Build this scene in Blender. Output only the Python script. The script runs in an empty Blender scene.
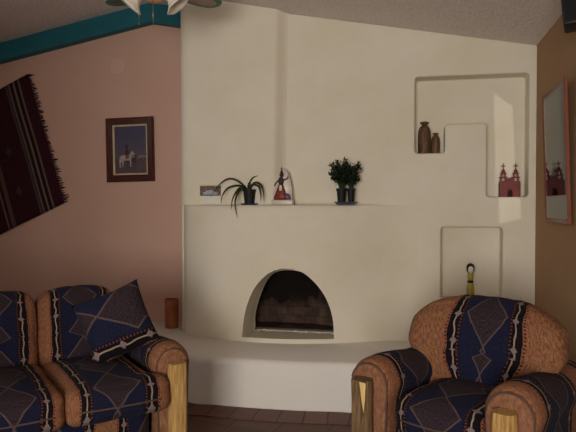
import bpy, bmesh, math, random
from mathutils import Vector, Matrix, noise
R = math.radians
SC = bpy.context.scene
COL = SC.collection
random.seed(7)

# ---------------------------------------------------------------- camera
F = 600.0
TH = math.atan(122/600)          # yaw to the left
DL = math.atan(13/600)           # pitch down
CAMZ = 1.4
cs, sn = math.cos(TH), math.sin(TH)
fw = Vector((-sn*math.cos(DL), cs*math.cos(DL), -math.sin(DL)))
rt = Vector((cs, sn, 0))
up = rt.cross(fw)
EYE = Vector((0, 0, CAMZ))
def ray(x, y): return fw + rt*((x-288)/F) + up*((216-y)/F)
def atY(x, y, Y):
    d = ray(x, y); return EYE + d*(Y/d.y)
def atX(x, y, X):
    d = ray(x, y); return EYE + d*(X/d.x)
def atZ(x, y, Z):
    d = ray(x, y); return EYE + d*((Z-CAMZ)/d.z)
def camxy(a, t): return Vector((a*cs - t*sn, a*sn + t*cs, 0))
cd = bpy.data.cameras.new('camera'); cam = bpy.data.objects.new('camera', cd); COL.objects.link(cam)
cd.sensor_width = 36; cd.lens = F/576*36; cd.clip_start = .05
m3 = Matrix((rt, up, -fw)).transposed()
cam.matrix_world = Matrix.Translation(EYE) @ m3.to_4x4()
SC.camera = cam
SC.view_settings.view_transform = 'Standard'
SC.view_settings.look = 'None'
SC.view_settings.gamma = 1
SC.view_settings.exposure = 0.0

# ---------------------------------------------------------------- node helpers
class NT:
    def __init__(s, name):
        s.m = bpy.data.materials.new(name); s.m.use_nodes = True
        s.t = s.m.node_tree; s.n = s.t.nodes; s.l = s.t.links
        s.b = s.n['Principled BSDF']
        s.b.inputs['Roughness'].default_value = .85
    def set(s, k, v):
        if isinstance(v, E): v = v.s
        if hasattr(v, 'is_output'): s.l.new(v, s.b.inputs[k])
        else:
            if k in ('Base Color',) and len(v) == 3: v = (*v, 1)
            s.b.inputs[k].default_value = v
        return s
    def math(s, op, *a):
        n = s.n.new('ShaderNodeMath'); n.operation = op
        for i, x in enumerate(a):
            if isinstance(x, E): s.l.new(x.s, n.inputs[i])
            else: n.inputs[i].default_value = x
        return E(s, n.outputs[0])
    def mix(s, f, a, b):
        n = s.n.new('ShaderNodeMix'); n.data_type = 'RGBA'
        for i, x in ((0, f), (6, a), (7, b)):
            if isinstance(x, E): x = x.s
            if hasattr(x, 'is_output'): s.l.new(x, n.inputs[i])
            else: n.inputs[i].default_value = (*x, 1) if i > 1 else x
        return n.outputs[2]
    def coord(s, which='Object'):
        n = s.n.new('ShaderNodeTexCoord'); return n.outputs[which]
    def xyz(s, which='Object'):
        n = s.n.new('ShaderNodeSeparateXYZ'); s.l.new(s.coord(which), n.inputs[0])
        return [E(s, o) for o in n.outputs]
    def noise(s, scale, detail=3, rough=.5, vec=None, which='Object', stretch=None):
        n = s.n.new('ShaderNodeTexNoise'); n.inputs['Scale'].default_value = scale
        n.inputs['Detail'].default_value = detail; n.inputs['Roughness'].default_value = rough
        v = vec or s.coord(which)
        if stretch:
            mp = s.n.new('ShaderNodeMapping'); mp.inputs['Scale'].default_value = stretch
            s.l.new(v, mp.inputs[0]); v = mp.outputs[0]
        s.l.new(v, n.inputs['Vector']); return E(s, n.outputs[0])
    def ramp(s, f, a, b, lo=.35, hi=.65):
        g = (f - lo)*(1/(hi-lo)); g = s.math('MINIMUM', s.math('MAXIMUM', g, 0.), 1.)
        return s.mix(g, a, b)
    def bump(s, h, strength=.3, dist=.01):
        n = s.n.new('ShaderNodeBump'); n.inputs['Strength'].default_value = strength
        n.inputs['Distance'].default_value = dist; s.l.new(h.s, n.inputs['Height'])
        s.l.new(n.outputs[0], s.b.inputs['Normal']); return s
class E:
    def __init__(s, nt, sock): s.nt = nt; s.s = sock
    def __add__(s, o): return s.nt.math('ADD', s, o)
    __radd__ = __add__
    def __sub__(s, o): return s.nt.math('SUBTRACT', s, o)
    def __rsub__(s, o): return s.nt.math('SUBTRACT', o, s)
    def __mul__(s, o): return s.nt.math('MULTIPLY', s, o)
    __rmul__ = __mul__
    def __lt__(s, o): return s.nt.math('LESS_THAN', s, o)
    def __gt__(s, o): return s.nt.math('GREATER_THAN', s, o)
    def abs(s): return s.nt.math('ABSOLUTE', s)
    def fr(s): return s.nt.math('FRACT', s)
    def sin(s): return s.nt.math('SINE', s)

def plain(name, c, rough=.8, metal=0., var=.12, scale=20, spec=.3):
    t = NT(name)
    a = tuple(x*(1-var) for x in c); b = tuple(min(1, x*(1+var)) for x in c)
    t.set('Base Color', t.ramp(t.noise(scale), a, b)); t.set('Roughness', rough); t.set('Metallic', metal)
    t.set('Specular IOR Level', spec)
    return t.m

def plaster(name, a, b, bs=.25, fine=60):
    t = NT(name)
    n1 = t.noise(1.7, 4, .6)
    t.set('Base Color', t.ramp(n1, a, b, .3, .7))
    h = t.noise(fine, 4, .6) + t.noise(5, 3, .5)*2.0
    t.bump(h, bs, .006); t.set('Roughness', .9); t.set('Specular IOR Level', .15)
    return t.m
M = {}
M['white'] = plaster('cream_plaster', (.725, .665, .51), (.80, .745, .635))
M['hearthlit'] = plaster('hearth_plaster_lit', (.80, .765, .70), (.84, .81, .76))  # brighter, cooler low light put into the hearth's colour
M['pink'] = plaster('pink_plaster', (.60, .385, .30), (.64, .42, .335), .2)
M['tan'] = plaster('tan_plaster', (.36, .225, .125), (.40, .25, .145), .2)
def ceilmat():
    t = NT('popcorn_ceiling')
    n1 = t.noise(70, 4, .7); n2 = t.noise(28, 3, .6)
    t.set('Base Color', t.ramp(n1, (.68, .60, .555), (.92, .84, .80), .35, .62))
    t.bump(n1 + n2, .9, .012); t.set('Roughness', .95); t.set('Specular IOR Level', .1)
    return t.m
M['ceil'] = ceilmat()
M['teal'] = plain('teal_paint', (.012, .125, .165), .6, var=.08, scale=8)
def tile(name, uv=False, w=.3, h=.3, a=(.085, .034, .02), b=(.13, .055, .032), mortar=(.035, .016, .01)):
    t = NT(name)
    n = t.n.new('ShaderNodeTexBrick'); n.offset = 0 if uv else 0.0
    n.inputs['Scale'].default_value = 1; n.inputs['Brick Width'].default_value = w; n.inputs['Row Height'].default_value = h
    n.inputs['Mortar Size'].default_value = .006; n.inputs['Mortar Smooth'].default_value = .2
    n.inputs['Color1'].default_value = (*a, 1); n.inputs['Color2'].default_value = (*b, 1); n.inputs['Mortar'].default_value = (*mortar, 1)
    mp = t.n.new('ShaderNodeMapping'); t.l.new(t.coord('UV' if uv else 'Object'), mp.inputs[0])
    if not uv: mp.inputs['Rotation'].default_value = (0, 0, .2)
    t.l.new(mp.outputs[0], n.inputs['Vector'])
    t.l.new(n.outputs['Color'], t.b.inputs['Base Color']); t.set('Roughness', .5); t.set('Specular IOR Level', .3)
    inv = 1 - E(t, n.outputs['Fac']); t.bump(inv, .4, .004)
    return t.m
M['floor'] = tile('saltillo_tile')
M['border'] = tile('border_tile', True, .155, .5, (.12, .05, .032), (.17, .075, .05))
def sootbrick():
    t = NT('sooty_firebrick')
    n = t.n.new('ShaderNodeTexBrick'); n.inputs['Scale'].default_value = 1
    n.inputs['Brick Width'].default_value = .2; n.inputs['Row Height'].default_value = .075; n.inputs['Mortar Size'].default_value = .004
    n.inputs['Color1'].default_value = (.15, .09, .07, 1); n.inputs['Color2'].default_value = (.11, .068, .054, 1); n.inputs['Mortar'].default_value = (.075, .05, .04, 1)
    c = t.n.new('ShaderNodeCombineXYZ'); X, Y, Z = t.xyz()
    t.l.new((X+Y).s, c.inputs[0]); t.l.new(Z.s, c.inputs[1]); t.l.new(c.outputs[0], n.inputs['Vector'])
    soot = t.noise(5, 5, .65)
    # soot stain grows towards the top of the firebox
    g = t.math('MINIMUM', t.math('MAXIMUM', (Z - .40)*3.0 + (soot-.38)*3.0, 0.), 1.)
    t.set('Base Color', t.mix(g, n.outputs['Color'], (.012, .009, .008))); t.set('Roughness', .95); t.set('Specular IOR Level', .1)
    return t.m
M['soot'] = sootbrick()
def wood(name, a, b, rough=.5, st=(14, 14, 1.2), scale=6):
    t = NT(name); n = t.noise(scale, 5, .65, stretch=st)
    t.set('Base Color', t.ramp(n, a, b, .35, .65)); t.set('Roughness', rough); t.bump(n, .25, .003); t.set('Specular IOR Level', .3)
    return t.m
M['log'] = wood('peeled_pine', (.32, .17, .05), (.62, .40, .15))
M['cut'] = wood('fresh_cut_pine', (.72, .50, .18), (.85, .64, .27))
M['bark'] = wood('weathered_pine', (.05, .033, .022), (.27, .16, .075), .7)
M['darkwood'] = wood('dark_frame_wood', (.04, .011, .007), (.085, .022, .012), .35)
M['redwood'] = wood('red_frame_wood', (.17, .04, .018), (.25, .065, .03), .4)
M['vasewood'] = wood('striped_wood', (.045, .022, .012), (.20, .10, .048), .5, (12, 12, 1), 9)
M['terra'] = wood('turned_terracotta', (.28, .085, .035), (.40, .14, .06), .7, (4, 4, 2), 5)
M['black'] = plain('black_plastic', (.006, .006, .008), .5)
M['grille'] = plain('black_cloth', (.01, .01, .012), .9, scale=200)
M['pot'] = plain('dark_green_pot', (.008, .011, .012), .6)
M['saucer'] = plain('blue_glaze', (.02, .03, .085), .3)
M['leaf'] = plain('dark_leaf', (.008, .015, .005), .6, var=.4, scale=40)
M['leaf2'] = plain('spider_leaf', (.025, .036, .012), .5, var=.6, scale=60)
M['stem'] = plain('green_stem', (.03, .055, .018), .6)
M['soil'] = plain('potting_soil', (.02, .012, .008), 1)
M['church'] = plain('red_painted_wood', (.18, .036, .033), .6)
M['churchdark'] = plain('dark_red_doorway', (.035, .008, .008), .8)
M['pottery_cream'] = plain('cream_paper', (.72, .66, .44), .8, var=.05)
M['paperwhite'] = plain('white_paper', (.74, .72, .64), .8, var=.04)
M['yellow'] = plain('yellow_paint', (.42, .33, .06), .5)
M['facewhite'] = plain('white_paint', (.7, .7, .6), .5, var=.03)
M['brass'] = plain('brass', (.45, .28, .08), .3, .9)
M['silver'] = plain('silver_metal', (.45, .43, .42), .3, .7)
M['red'] = plain('red_enamel', (.20, .03, .022), .4, var=.4, scale=90)
M['bluegrey'] = plain('blue_grey_enamel', (.10, .11, .17), .4, var=.4, scale=90)
M['ivory'] = plain('ivory_porcelain', (.62, .55, .48), .3, var=.08)
M['rope'] = plain('rope', (.35, .25, .15), .9)
M['bladewood'] = plain('fan_panel', (.36, .26, .21), .6)
M['bladeedge'] = plain('fan_teal_edge', (.05, .17, .135), .5)
M['bladegrey'] = plain('fan_green_grey', (.10, .13, .095), .6)
def glassy(name, c, rough=.05, trans=.9):
    t = NT(name); t.set('Base Color', c); t.set('Roughness', rough); t.set('Transmission Weight', trans); t.set('IOR', 1.45); return t.m
M['glass'] = glassy('clear_glass', (.85, .85, .85), .02, 1)
M['shade'] = plain('frosted_shade_glass', (.95, .88, .78), .35, var=.03)
M['amber'] = plain('amber_bowl', (.62, .32, .12), .3, var=.05)

def fabric():
    t = NT('southwest_upholstery')
    U, V, _ = t.xyz('UV')
    wob = (V*31.0).sin()*.004 + (t.noise(9, 2, .5, which='UV')-.5)*.02
    U = U + (t.noise(5, 2, .5, which='UV')-.5)*.05
    a = ((U+.5).fr()-.5).abs()                       # 0 at blue centre, .5 at tan centre
    hat = t.noise(90, 2, .5, which='UV', stretch=(3, .6, 1))
    fine = t.noise(55, 4, .7, which='UV')
    blue = t.ramp(fine, (.008, .009, .024), (.018, .020, .050))
    tan = t.ramp(t.noise(40, 4, .7, which='UV', stretch=(3.4, .5, 1)), (.13, .054, .026), (.36, .165, .085), .36, .64)
    # diamonds
    q = ((V*1.75).fr()-.5).abs()*1.15
    d = a*4.6 + q*1.75
    inside = d < 1.0
    line = (d - 1.0).abs() < .045
    hatch = t.ramp(hat, (.012, .010, .018), (.060, .038, .042), .42, .58)
    c = t.mix(inside, blue, hatch)
    c = t.mix(line, c, (.10, .066, .060))
    # black band
    c = t.mix(a > .245, c, (.009, .007, .010))
    # zig dots between blue and band and between band and tan
    dot = ((V*33.0).fr() > .5)
    e1 = ((a-.262).abs() < .010)*dot
    c = t.mix(e1, c, (.11, .04, .035))
    c = t.mix(a > .365, c, tan)
    e2 = ((a-.376).abs() < .007)*dot
    c = t.mix(e2, c, (.09, .015, .018))
    # ivory line and stars on the band
    ln = (a - .308 + wob).abs() < .0065
    c = t.mix(ln, c, (.33, .25, .17))
    sq = ((V*4.2).fr()-.5).abs()*.24
    jag = ((V*60.0).fr()-.5).abs()*.02
    star = ((a-.305).abs() + sq + jag) < .040
    c = t.mix(star, c, (.22, .165, .155))
    t.set('Base Color', c); t.set('Roughness', .95); t.set('Specular IOR Level', .08)
    t.set('Sheen Weight', .02)
    t.bump(fine + t.noise(5, 3, .5)*1.5, .45, .006)
    return t.m
M['fabric'] = fabric()
def tanfab():
    t = NT('tan_upholstery')
    n = t.noise(60, 4, .7, stretch=(1, 1, .4))
    t.set('Base Color', t.ramp(n, (.18, .08, .045), (.33, .16, .09))); t.set('Roughness', .95); t.bump(n, .3, .004); t.set('Specular IOR Level', .08)
    return t.m
M['tanfab'] = tanfab()
M['welt'] = plain('dark_welt', (.10, .062, .045), .9)
def textile():
    t = NT('maroon_serape')
    U, V, _ = t.xyz('UV')      # U metres from fringe edge inwards, V along the edge
    c = t.ramp(t.noise(40, 3, .6, which='UV'), (.030, .009, .013), (.050, .014, .020))
    def band(c, x, w, col): return t.mix((U-x).abs() < w, c, col)
    c = band(c, .175, .075, (.055, .028, .026))
    for x, w, col in ((.115, .007, (.17, .11, .09)), (.145, .012, (.018, .010, .012)), (.17, .008, (.20, .135, .11)), (.20, .010, (.02, .012, .012)), (.225, .007, (.15, .10, .085)), (.255, .012, (.06, .05, .05)),
                      (.56, .02, (.09, .06, .05)), (.62, .008, (.16, .11, .09))):
        c = band(c, x, w, col)
    q = ((V*2.6).fr()-.5).abs()*.36
    d = (U-.42).abs()*1.4 + q + ((V*50.0).fr()-.5).abs()*.02
    c = t.mix(d < .05, c, (.06, .045, .04)); c = t.mix(d < .03, c, (.03, .015, .016)); c = t.mix(d < .014, c, (.10, .08, .07))
    t.set('Base Color', c); t.set('Roughness', 1); t.bump(t.noise(90, 2, .5, which='UV', stretch=(3, 1, 1)), .4, .003); t.set('Specular IOR Level', .05)
    return t.m
M['textile'] = textile()
M['fringe'] = plain('maroon_fringe', (.045, .012, .016), 1)
M['mat_liner'] = plain('cream_liner', (.62, .50, .33), .7)
def sky_paint():
    t = NT('painted_landscape'); X, Y, Z = t.xyz()
    n = t.noise(22, 4, .6)
    c = t.ramp(Z*5.0 + n*.9, (.085, .062, .09), (.05, .045, .095), .2, 1.1)
    gd = t.ramp(t.noise(60, 4, .6), (.045, .032, .045), (.105, .062, .06), .35, .65)
    c = t.mix((Z + n*.04) < -.055, c, gd)
    c = t.mix(((Z + n*.03 + .05).abs() < .008)*(X > .0), c, (.19, .15, .17))
    t.set('Base Color', c); t.set('Roughness', .6); return t.m
M['painting'] = sky_paint()
def print_paint():
    t = NT('framed_print'); X, Y, Z = t.xyz()
    n = t.noise(14, 4, .6)
    c = t.ramp(n, (.20, .18, .115), (.25, .215, .135))
    t.set('Base Color', c); t.set('Roughness', .5); return t.m
M['print'] = print_paint()
M['printdark'] = plain('print_ink', (.07, .045, .04), .6)
M['printbuild'] = plain('print_red_wash', (.14, .075, .055), .6)
def tph():
    t = NT('snapshot_print'); X, Y, Z = t.xyz()
    n = t.noise(70, 3, .6)
    t.set('Base Color', t.ramp(n, (.05, .04, .035), (.26, .19, .12), .4, .6)); return t.m
M['snap'] = tph()
M['carblue'] = plain('pale_car_paint', (.32, .38, .48), .5)

# ---------------------------------------------------------------- mesh helpers
def obj(name, bm, mats, parent=None, smooth=False, angle=None):
    me = bpy.data.meshes.new(name)
    bmesh.ops.recalc_face_normals(bm, faces=bm.faces[:]) if len(bm.faces) and not bm.get('x', None) else None
    bm.to_mesh(me); bm.free()
    for m in (mats if isinstance(mats, (list, tuple)) else [mats]): me.materials.append(m)
    if smooth:
        for p in me.polygons: p.use_smooth = True
    o = bpy.data.objects.new(name, me); COL.objects.link(o)
    if angle:
        me.set_sharp_from_angle(angle=R(angle))
    if parent: o.parent = parent
    return o
class BM:  # thin wrapper so that bmesh has attribute access helpers
    pass
def new():
    return bmesh.new()
def obj(name, bm, mats, parent=None, smooth=False, angle=None):
    me = bpy.data.meshes.new(name)
    if len(bm.faces): bmesh.ops.recalc_face_normals(bm, faces=bm.faces[:])
    bm.to_mesh(me); bm.free()
    for m in (mats if isinstance(mats, (list, tuple)) else [mats]): me.materials.append(m)
    if smooth or angle:
        for p in me.polygons: p.use_smooth = True
    o = bpy.data.objects.new(name, me); COL.objects.link(o)
    if angle: me.set_sharp_from_angle(angle=R(angle))
    if parent: o.parent = parent
    return o
def tag(o, label, cat, group=None):
    o['label'] = label; o['category'] = cat
    if group: o['group'] = group
    return o
def thing(name, label, cat, loc=(0, 0, 0), rz=0, group=None):
    o = bpy.data.objects.new(name, None); COL.objects.link(o); o.location = loc; o.rotation_euler = (0, 0, rz)
    o.empty_display_size = .1
    return tag(o, label, cat, group)
def struct(o, label=None):
    o['kind'] = 'structure'
    if label: o['label'] = label
    return o
def box(bm, x0, x1, y0, y1, z0, z1, mi=0):
    vs = [bm.verts.new((x, y, z)) for x in (x0, x1) for y in (y0, y1) for z in (z0, z1)]
    for f in ((0, 1, 3, 2), (4, 6, 7, 5), (0, 4, 5, 1), (2, 3, 7, 6), (0, 2, 6, 4), (1, 5, 7, 3)):
        bm.faces.new([vs[i] for i in f]).material_index = mi
    return vs
def bevbox(bm, x0, x1, y0, y1, z0, z1, b=.004, seg=2):
    t = new(); box(t, x0, x1, y0, y1, z0, z1)
    bmesh.ops.bevel(t, geom=t.edges[:], offset=b, segments=seg, profile=.5, affect='EDGES')
    merge(bm, t)
def merge(bm, t, mat=None):
    if mat: bmesh.ops.transform(t, matrix=mat, verts=t.verts[:])
    me = bpy.data.meshes.new('tmp'); t.to_mesh(me); t.free(); bm.from_mesh(me); bpy.data.meshes.remove(me)
def prism(bm, pts, axis, a, b):
    """closed polygon pts extruded along axis from a to b; pts are the two other coordinates in xyz order"""
    def mk(p, c):
        return {0: (c, p[0], p[1]), 1: (p[0], c, p[1]), 2: (p[0], p[1], c)}[axis]
    A = [bm.verts.new(mk(p, a)) for p in pts]; B = [bm.verts.new(mk(p, b)) for p in pts]
    bm.faces.new(A); bm.faces.new(B[::-1]); n = len(pts)
    for i in range(n): bm.faces.new((A[i], A[(i+1) % n], B[(i+1) % n], B[i]))
def loft(bm, rings, caps=True, closed=True):
    rs = [[bm.verts.new(p) for p in r] for r in rings]; n = len(rs[0])
    for a, b in zip(rs, rs[1:]):
        for i in range(n if closed else n-1): bm.faces.new((a[i], a[(i+1) % n], b[(i+1) % n], b[i]))
    if caps: bm.faces.new(rs[0][::-1]); bm.faces.new(rs[-1])
    return rs
def lathe(bm, prof, seg=20, c=(0, 0), caps=True, sy=1.0):
    return loft(bm, [[(c[0]+r*math.cos(2*math.pi*i/seg), c[1]+r*sy*math.sin(2*math.pi*i/seg), z) for i in range(seg)] for r, z in prof], caps)
def tube(bm, pts, r, seg=8, rr=None):
    pts = [Vector(p) for p in pts]; rings = []
    for i, p in enumerate(pts):
        d = (pts[min(i+1, len(pts)-1)] - pts[max(i-1, 0)]).normalized()
        a = d.cross(Vector((0, 0, 1)));
        if a.length < .05: a = d.cross(Vector((1, 0, 0)))
        a.normalize(); b = d.cross(a); q = rr[i] if rr else r
        rings.append([p + a*q*math.cos(2*math.pi*k/seg) + b*q*math.sin(2*math.pi*k/seg) for k in range(seg)])
    loft(bm, rings)
def cr(pts, n=8):
    P = [Vector(p) for p in pts]; P = [P[0]*2-P[1]] + P + [P[-1]*2-P[-2]]; out = []
    for i in range(1, len(P)-2):
        for k in range(n):
            t = k/n; a, b, c, d = P[i-1:i+3]
            out.append(.5*((2*b) + (c-a)*t + (2*a-5*b+4*c-d)*t*t + (3*b-a-3*c+d)*t*t*t))
    out.append(P[-2]); return out
def boolean(o, cutter, op='DIFFERENCE'):
    m = o.modifiers.new('b', 'BOOLEAN'); m.operation = op; m.object = cutter; m.solver = 'EXACT'
    dg = bpy.context.evaluated_depsgraph_get(); dg.update()
    me = bpy.data.meshes.new_from_object(o.evaluated_get(dg)); o.modifiers.clear()
    old = o.data; o.data = me; bpy.data.meshes.remove(old)
    bpy.data.objects.remove(cutter)
def bev(o, w, seg=3, ang=40):
    m = o.modifiers.new('bevel', 'BEVEL'); m.width = w; m.segments = seg; m.limit_method = 'ANGLE'; m.angle_limit = R(ang); m.harden_normals = False
    return o
def smooth_by_angle(o, a=35):
    for p in o.data.polygons: p.use_smooth = True
    o.data.set_sharp_from_angle(angle=R(a))

# ---------------------------------------------------------------- room
XR, XL, YB, YF, YN = .858, -5.4, 5.04, -2.9, 4.72
pc = atY(537.5, 44.5, YN); XR = pc.x
SL = .186; SLL = .183; XRD = atY(149, 22, YB-.09).x
def ceil_z(X):
    zr = pc.z + SL*(XR - XRD)
    return zr - (SL*(X-XRD) if X > XRD else SLL*(XRD-X))
def gable(x0, x1, z0, drop=0.0):
    p = [(x0, z0), (x1, z0), (x1, ceil_z(x1)-drop)]
    if x0 < XRD < x1: p.append((XRD, ceil_z(XRD)-drop))
    p.append((x0, ceil_z(x0)-drop)); return p
b = new(); box(b, XL-.2, XR+.2, YF-.2, YB+.2, -.12, 0); struct(obj('floor', b, M['floor']))
b = new()
prism(b, [(XL-.2, ceil_z(XL-.2)), (XRD, ceil_z(XRD)), (XR+.2, ceil_z(XR+.2)), (XR+.2, ceil_z(XR+.2)+.12), (XRD, ceil_z(XRD)+.12), (XL-.2, ceil_z(XL-.2)+.12)], 1, YF-.2, YB+.2)
struct(obj('ceiling', b, M['ceil']))
b = new(); prism(b, gable(XL, XR, 0), 1, YB, YB+.15); struct(obj('wall_back', b, M['pink']))
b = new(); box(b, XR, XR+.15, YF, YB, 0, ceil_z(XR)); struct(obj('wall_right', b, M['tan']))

# left wall with a window, front wall (behind the camera) with a wide window and an added slit for a light streak
def wall_with_holes(name, rect, holes, axis, a, bb, mat):
    """rect=(u0,u1) outline polygon list, holes=list of polygons"""
    b = new(); prism(b, rect, axis, a, bb); o = obj(name, b, mat)
    for h in holes:
        c = new(); prism(c, h, axis, min(a, bb)-.1, max(a, bb)+.1); boolean(o, obj('cut', c, mat))
    return struct(o)
LW = [(.3, .95), (2.2, .95), (2.2, 2.15), (.3, 2.15)]
wall_with_holes('wall_left', [(YF, 0), (YB, 0), (YB, ceil_z(XL)), (YF, ceil_z(XL))], [LW], 0, XL-.15, XL, M['pink'])
FW = [(-1.35, .5), (.25, .5), (.25, 2.2), (-1.35, 2.2)]
# added slit, unseen: streak outline traced back from the wall to an added spot
SPOTP = Vector((.62, -6.0, 1.95))
def back_to(p, Y):
    d = SPOTP - p; return p + d*((Y-p.y)/d.y)
q = [atY(x, y, YN) for x, y in ((497, 90), (516, 103), (521, 219), (499, 224))]
hole = [(back_to(p, YF).x, back_to(p, YF).z) for p in q]
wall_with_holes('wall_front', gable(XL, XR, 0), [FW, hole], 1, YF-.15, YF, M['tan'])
for n, (frame, poly, ax, c) in enumerate((('window_1', LW, 0, XL-.09), ('window_2', FW, 1, YF-.09))):
    u0, v0 = poly[0]; u1, v1 = poly[2]; b = new()
    def fb(a0, a1, z0, z1):
        if ax == 0: box(b, c-.03, c+.03, a0, a1, z0, z1)
        else: box(b, a0, a1, c-.03, c+.03, z0, z1)
    w = .05
    fb(u0, u1, v0, v0+w); fb(u0, u1, v1-w, v1); fb(u0, u0+w, v0+w, v1-w); fb(u1-w, u1, v0+w, v1-w); fb((u0+u1)/2-.02, (u0+u1)/2+.02, v0+w, v1-w)
    struct(obj(frame, b, M['facewhite']))

XE = atY(178.5, 100, 4.665).x   # left end of the white mass
# added wing wall, unseen behind the camera, blocks light from the left side
b = new(); prism(b, gable(XL, -1.5, 0), 1, -.2, -.05); struct(obj('wall_blocker', b, M['tan']))
# teal beam following the gable on the pink wall
def teal():
    b = new(); y0 = YB-.09
    H = .165
    for x0, x1 in ((XL, XRD), (XRD, XE-.005)):
        pts = [(x0, ceil_z(x0)), (x1, ceil_z(x1)), (x1, ceil_z(x1)-H), (x0, ceil_z(x0)-H)]
        prism(b, pts, 1, y0, YB)
    o = obj('trim_1', b, M['teal']); struct(o, 'teal painted beam along the top of the pink wall')
teal()

# white niche wall
b = new()
prism(b, gable(XE, XR, 0), 1, YN, YB)
wn = obj('wall_niche', b, M['white'])
def poly_at(pts, Y): return [((p := atY(x, y, Y)).x, p.z) for x, y in pts]
def round_poly(pts, r, n=4):
    out = []
    N = len(pts)
    for i in range(N):
        p = Vector(pts[i]); a = Vector(pts[i-1]); c = Vector(pts[(i+1) % N])
        da = (a-p); dc = (c-p); rr = min(r, da.length*.45, dc.length*.45)
        A = p+da.normalized()*rr; C = p+dc.normalized()*rr
        for k in range(n+1):
            t = k/n; q = A*(1-t)**2 + p*2*t*(1-t) + C*t*t; out.append((q.x, q.y))
    return out
NI = poly_at([(415, 77), (529.5, 72.5), (529.5, 197), (486.5, 197), (486, 123), (445, 124), (445, 153.5), (415, 153.5)], YN)
# square up
xa, xb, xc_, xd = NI[0][0], NI[5][0], NI[3][0], NI[1][0]
zt = (NI[0][1]+NI[1][1])/2; zl = NI[7][1]; zm = (NI[4][1]+NI[5][1])/2; zr_ = NI[3][1]
NP = [(xa, zt), (xd, zt), (xd, zr_), (xc_, zr_), (xc_, zm), (xb, zm), (xb, zl), (xa, zl)]
ND = .17
c = new(); prism(c, round_poly(NP, .028), 1, YN-.05, YN+ND); boolean(wn, obj('cut', c, M['white']))
L = poly_at([(441, 227), (503, 227), (503, 301), (441, 301)], YN)
LX0, LX1, LZ1, LZ0 = L[0][0], L[1][0], L[0][1], L[2][1]
c = new(); prism(c, round_poly([(LX0, LZ1), (LX1, LZ1), (LX1, LZ0), (LX0, LZ0)], .028), 1, YN-.05, YN+ND); boolean(wn, obj('cut', c, M['white']))
# firebox cavity
FB = (-1.42, -.58, 4.735, 5.02, .37, 1.05)
c = new(); box(c, FB[0], FB[1], YN-.05, FB[3], FB[4], FB[5]); boolean(wn, obj('cut', c, M['white']))
smooth_by_angle(wn, 30); bev(wn, .012, 3, 60); struct(wn, 'cream plaster wall with recessed niches')

# ---------------------------------------------------------------- fireplace
HZ = .33; SZ = 1.385
fp = thing('fireplace', 'cream plaster adobe fireplace with arched sooty opening, mantel shelf and curved hearth bench', 'fireplace', (-1.0, YN, 0))
def fpo(name, b, m, **k):
    bmesh.ops.translate(b, verts=b.verts[:], vec=(1.0, -YN, 0)); return obj(name, b, m, fp, **k)
# hearth
fr_px = [(187, 402.5), (215, 405.5), (250, 408.5), (300, 411.5), (352, 413.5)]
fr = [atZ(x, y, 0) for x, y in fr_px]
front = [Vector((-2.62, YB-.005, 0)), Vector((-2.6, 4.80, 0)), Vector((-2.38, 4.48, 0)), Vector((-2.02, 4.24, 0))] + fr + [Vector((.2, 3.93, 0)), Vector((XR-.005, 3.9, 0))]
fc = cr(front, 6)
def offs(c, d):
    out = []
    for i, p in enumerate(c):
        t = (c[min(i+1, len(c)-1)] - c[max(i-1, 0)]).normalized(); n = Vector((t.y, -t.x, 0))
        out.append(p + n*d)
    return out
b = new(); rings = []
for z, d in ((0, 0), (HZ-.05, -.012), (HZ-.035, -.014), (HZ-.018, -.022), (HZ-.006, -.035), (HZ, -.055)):
    r = [Vector((p.x, p.y, z)) for p in offs(fc, d)]
    r[0].x = max(r[0].x, -2.62-.0); r[0].y = YB-.004; r[-1].x = XR-.004
    r += [Vector((XR-.004, YN-.002, z)), Vector((XE-.004, YN-.002, z)), Vector((XE-.004, YB-.004, z))]
    rings.append(r)
loft(b, rings); fpo('hearth', b, M['hearthlit'], angle=50)
# surround (bulging body with the mantel shelf on top)
bc = cr([(XE+.035, YN-.002, 0), (XE+.042, 4.67, 0), (-1.745, 4.585, 0), (-1.56, 4.50, 0), (-1.3, 4.45, 0), (-.98, 4.44, 0), (-.66, 4.495, 0), (-.42, 4.585, 0), (-.26, 4.655, 0), (-.13, 4.700, 0), (-.03, 4.716, 0), (.06, YN-.0012, 0)], 6)
b = new(); rings = []
for z, d in ((HZ+.001, 1.0), (.7, .985), (1.1, .975), (SZ-.06, .97), (SZ-.03, .96), (SZ-.012, .93), (SZ-.003, .88), (SZ, .82)):
    r = [Vector((p.x, YN - (YN-p.y)*d, z)) for p in bc]
    rings.append(r)
loft(b, rings)
surround = obj('surround', b, M['white'])
# arch
arch_out = [(242, 338.5), (243.5, 322), (246.5, 307), (253, 291), (262, 279), (272, 271.5), (284, 268.5), (295, 269.8), (305.5, 274.5), (318.5, 287.5), (327, 302.5), (331.3, 320), (332, 338.5)]
arch_in = [(255.8, 333), (255.3, 316.5), (258.6, 301), (265, 284.5), (271, 275.5), (277, 271.6), (284, 269.8), (295, 270), (307, 274), (321, 287), (331, 303), (337, 320), (339, 333)]
oy = [4.44]*13
O_ = [atY(x, y, 4.45) for x, y in arch_out]; I_ = [atY(x, y, YN+.03) for x, y in arch_in]
zs = HZ + .035
for P in (O_, I_):
    P[0].z = zs; P[-1].z = zs
def resamp(P): return cr(P, 4)
Oc, Ic = resamp(O_), resamp(I_)
pre = [p + (p-q_)*.8 for p, q_ in zip(Oc, Ic)]
c = new(); loft(c, [[Vector((p.x, p.y, max(p.z, zs))) for p in pre], Oc, Ic]); boolean(surround, obj('cut', c, M['white']))
smooth_by_angle(surround, 45)
bev(surround, .008, 2, 60)
surround.data.transform(Matrix.Translation((1.0, -YN, 0))); surround.parent = fp
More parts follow.
